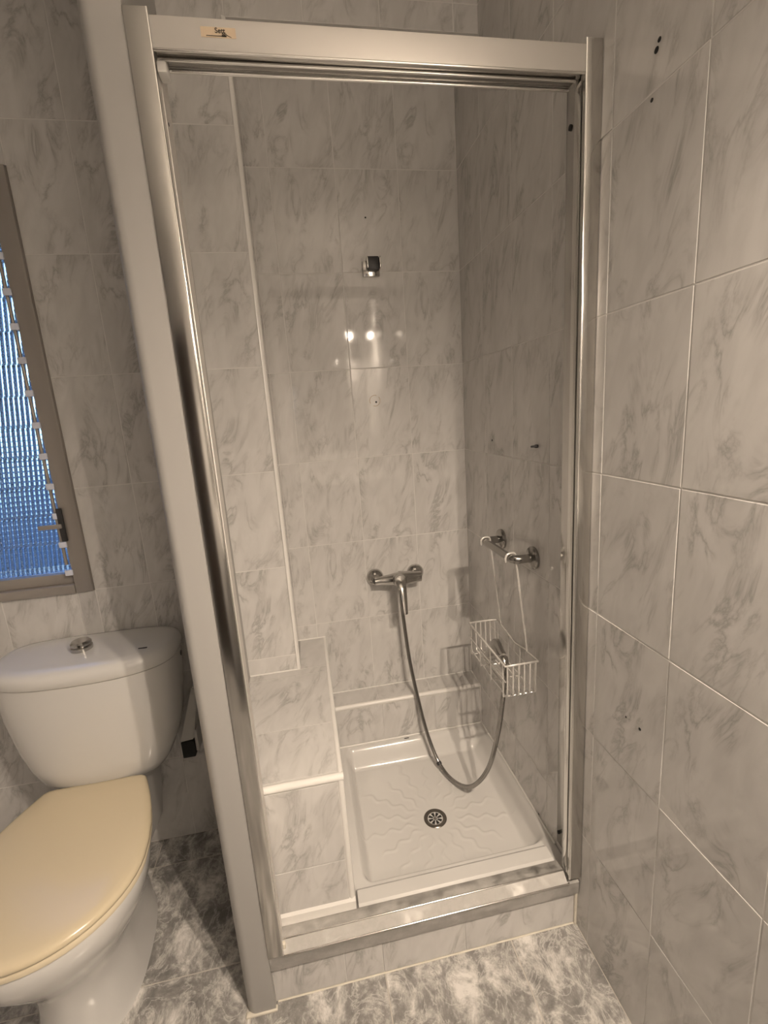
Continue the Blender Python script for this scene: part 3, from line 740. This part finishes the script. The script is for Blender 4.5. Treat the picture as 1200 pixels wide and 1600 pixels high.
bm = bmesh.new(); add_lathe(bm, [(0.027, 0.0), (0.027, 0.010), (0.025, 0.0125), (0.024, 0.013), (0.026, 0.015), (0.0255, 0.021), (0.021, 0.026), (0.0, 0.027)], (-1.228, 0.432, 0.7745), (0, 0, 1), 32)
done(bm, 'flush_button', M['chrome'], lid)
box('maker_mark', (-1.070, 0.384, 0.7735), (-1.048, 0.388, 0.7752), M['dark'], lid)
lathe('overflow_plug', [(0.008, 0.0), (0.008, 0.002), (0.006, 0.003)], (TC + 0.2275, 0.47, 0.705), (1, 0, 0), M['dark_metal'], toi, 14)
# supply hose on the far side of the tank
sp = thing('supply_hose', 'dark braided water hose at the left end of the toilet tank', 'hose', (-1.50, 0.53, 0.60))
tube('hose', smooth_path([(-1.452, 0.50, 0.70), (-1.478, 0.505, 0.715), (-1.500, 0.52, 0.69), (-1.507, 0.535, 0.62), (-1.502, 0.546, 0.56)], 6), 0.006, M['chrome_dark'], sp)
lathe('stop_valve', [(0.022, 0.0), (0.022, 0.004), (0.010, 0.006), (0.010, 0.03), (0.013, 0.031), (0.013, 0.045)], (-1.502, YB - 0.0005, 0.545), (0, -1, 0), M['chrome'], sp, 18)

# paper holder behind the tank
ph = thing('paper_holder', 'white wall holder with a black end, between tank and shower partition', 'paper holder', (-1.02, YB, 0.40))
bm = bmesh.new()
add_loft(bm, [[(-1.047, 0.497, 0.392), (-1.006, 0.497, 0.396), (-1.006, YB - 0.001, 0.396), (-1.047, YB - 0.001, 0.392)],
              [(-0.995, 0.520, 0.560), (-0.978, 0.520, 0.560), (-0.978, YB - 0.001, 0.560), (-0.995, YB - 0.001, 0.560)]])
bmesh.ops.recalc_face_normals(bm, faces=bm.faces); bmesh.ops.bevel(bm, geom=bm.edges[:], offset=0.003, segments=2, affect='EDGES')
done(bm, 'cover', M['white_plastic'], ph)
box('black_end', (-1.046, 0.497, 0.335), (-1.008, 0.545, 0.3915), M['dark'], ph, 0.003)
box('side_bracket', (-1.0075, 0.510, 0.345), (-0.998, YB - 0.001, 0.420), M['white_plastic'], ph, 0.002)

# ================================================================ louvre window
win = struct(bpy.data.objects.new('window_1', None)); COL.objects.link(win)
win.location = (-1.49, YB, 0.9); win['_o'] = (-1.49, YB, 0.9)
box('frame_side', (-1.268, YB - 0.010, WZ0 + 0.002), (WX1 - 0.001, 0.66, WZ1 - 0.002), M['window_alu'], win, 0.002)
box('frame_side', (WX0 + 0.001, YB - 0.010, WZ0 + 0.002), (WX0 + 0.045, 0.66, WZ1 - 0.002), M['window_alu'], win, 0.002)
box('frame_sill', (WX0 + 0.046, YB - 0.013, WZ0 + 0.002), (-1.2685, 0.66, 0.925), M['window_alu'], win, 0.002)
box('frame_sill', (WX0 + 0.046, YB + 0.004, 0.9255), (-1.2685, 0.65, 0.956), M['window_alu'], win, 0.002)
box('frame_head', (WX0 + 0.046, YB - 0.010, WZ1 - 0.04), (-1.2685, 0.66, WZ1 - 0.002), M['window_alu'], win, 0.002)
NS = 12; PZ = (1.955 - 0.958) / NS
for k in range(NS):
    z0 = 0.958 + k * PZ
    bm = bmesh.new()
    tl = 0.020
    ya, yb = YB + 0.024, YB + 0.024 + tl
    zt = z0 + PZ + 0.006
    add_loft(bm, [[(x, ya, z0), (x, ya + 0.004, z0 + 0.0005), (x, yb + 0.004, zt + 0.0005), (x, yb, zt)] for x in (WX0 + 0.055, -1.2700)])
    done(bm, 'glass_slat', M['glass'], win, smooth=False)
    box('slat_end', (-1.2840, YB - 0.0165, z0 - 0.004), (-1.2635, YB - 0.0104, z0 + 0.013), M['clip'], win, 0.002)  # opaque block for the bright glass end of each slat
tube('control_rod', [(-1.2790, YB - 0.0055, 0.985), (-1.2790, YB - 0.0055, 1.95)], 0.0045, M['window_alu'], win, 8)
lv = box('lever', (-1.2720, YB - 0.018, 1.055), (-1.2580, YB - 0.0105, 1.150), M['dark_metal'], win, 0.002)
box('lever_arm', (-1.322, YB - 0.026, 1.094), (-1.262, YB - 0.0185, 1.107), M['window_alu'], win, 0.003)
# what stands outside: the shaded wall of the neighbouring house
ow = struct(box('wall_outside', (-6.5, 3.2, -1.0), (-2.75, 3.4, 3.4), M['outside']))

# ================================================================ behind the camera: basin, mirror, lamp
lamp = thing('mirror_lamp', 'two-bulb lamp over the mirror behind the viewer', 'lamp', (-0.10, YF, 1.95))
box('arm_plate', (-0.28, YF + 0.0005, 1.925), (-0.005, YF + 0.02, 1.975), M['chrome'], lamp, 0.003)
for x in (-0.182, -0.030):
    tube('arm', smooth_path([(x, YF + 0.015, 1.95), (x, -1.18, 1.965), (x, -1.06, 1.950), (x, -1.01, 1.935)], 5), 0.006, M['chrome'], lamp)
    bm = bmesh.new(); add_tube(bm, [(x - 0.020, -1.0, 1.906), (x - 0.016, -1.0, 1.906), (x + 0.016, -1.0, 1.906), (x + 0.020, -1.0, 1.906)], [0.003, 0.0075, 0.0075, 0.003], 14)
    done(bm, 'bulb', M['bulb'], lamp)
    for nm, dz, rx, pw in (('down_light', -0.016, 0.0, DOWN_W), ('up_fill', 0.034, PI, UP_FILL_W)):  # upward spot is added fill, bounced off the ceiling to lift the ambient
        ld = bpy.data.lights.new(nm, 'SPOT'); ld.energy = pw; ld.color = BULB_COLOR; ld.spot_size = PI; ld.spot_blend = 1.0; ld.shadow_soft_size = 0.012
        lo = bpy.data.objects.new(nm, ld); COL.objects.link(lo); lo.parent = lamp
        lo.location = Vector((x, -1.0, 1.906 + dz)) - Vector(lamp['_o']); lo.rotation_euler = (rx, 0, 0)
    box('socket', (x - 0.014, -1.020, 1.919), (x + 0.014, -0.995, 1.936), M['chrome'], lamp, 0.003)
mir = thing('mirror', 'plain wall mirror above the basin behind the viewer', 'mirror', (-0.33, YF, 1.1))
box('mirror_glass', (-0.62, YF + 0.0005, 1.08), (-0.04, YF + 0.006, 1.86), M['mirror'], mir, 0.001)
bas = thing('washbasin', 'white rectangular wash basin on the wall behind the viewer', 'basin', (-0.275, YF, 0.825))
prism('bowl', [(-0.540, 0.835), (-0.530, 0.825), (-0.020, 0.825), (-0.010, 0.835), (-0.010, 0.893), (-0.060, 0.893), (-0.100, 0.845), (-0.450, 0.845), (-0.490, 0.893), (-0.540, 0.893)], 1, YF + 0.0005, -1.0, M['porcelain'], bas, 0.012)
box('rim', (-0.495, -1.045, 0.846), (-0.055, -0.992, 0.893), M['porcelain'], bas, 0.018, 4)
box('rim', (-0.495, YF + 0.0006, 0.846), (-0.055, YF + 0.09, 0.893), M['porcelain'], bas, 0.004)
tube('spout', smooth_path([(-0.275, YF + 0.05, 0.89), (-0.275, YF + 0.05, 0.99), (-0.275, YF + 0.10, 1.01), (-0.275, YF + 0.17, 0.985)], 5), 0.012, M['chrome'], bas, 14)

for o in bpy.data.objects:
    if '_o' in o: del o['_o']
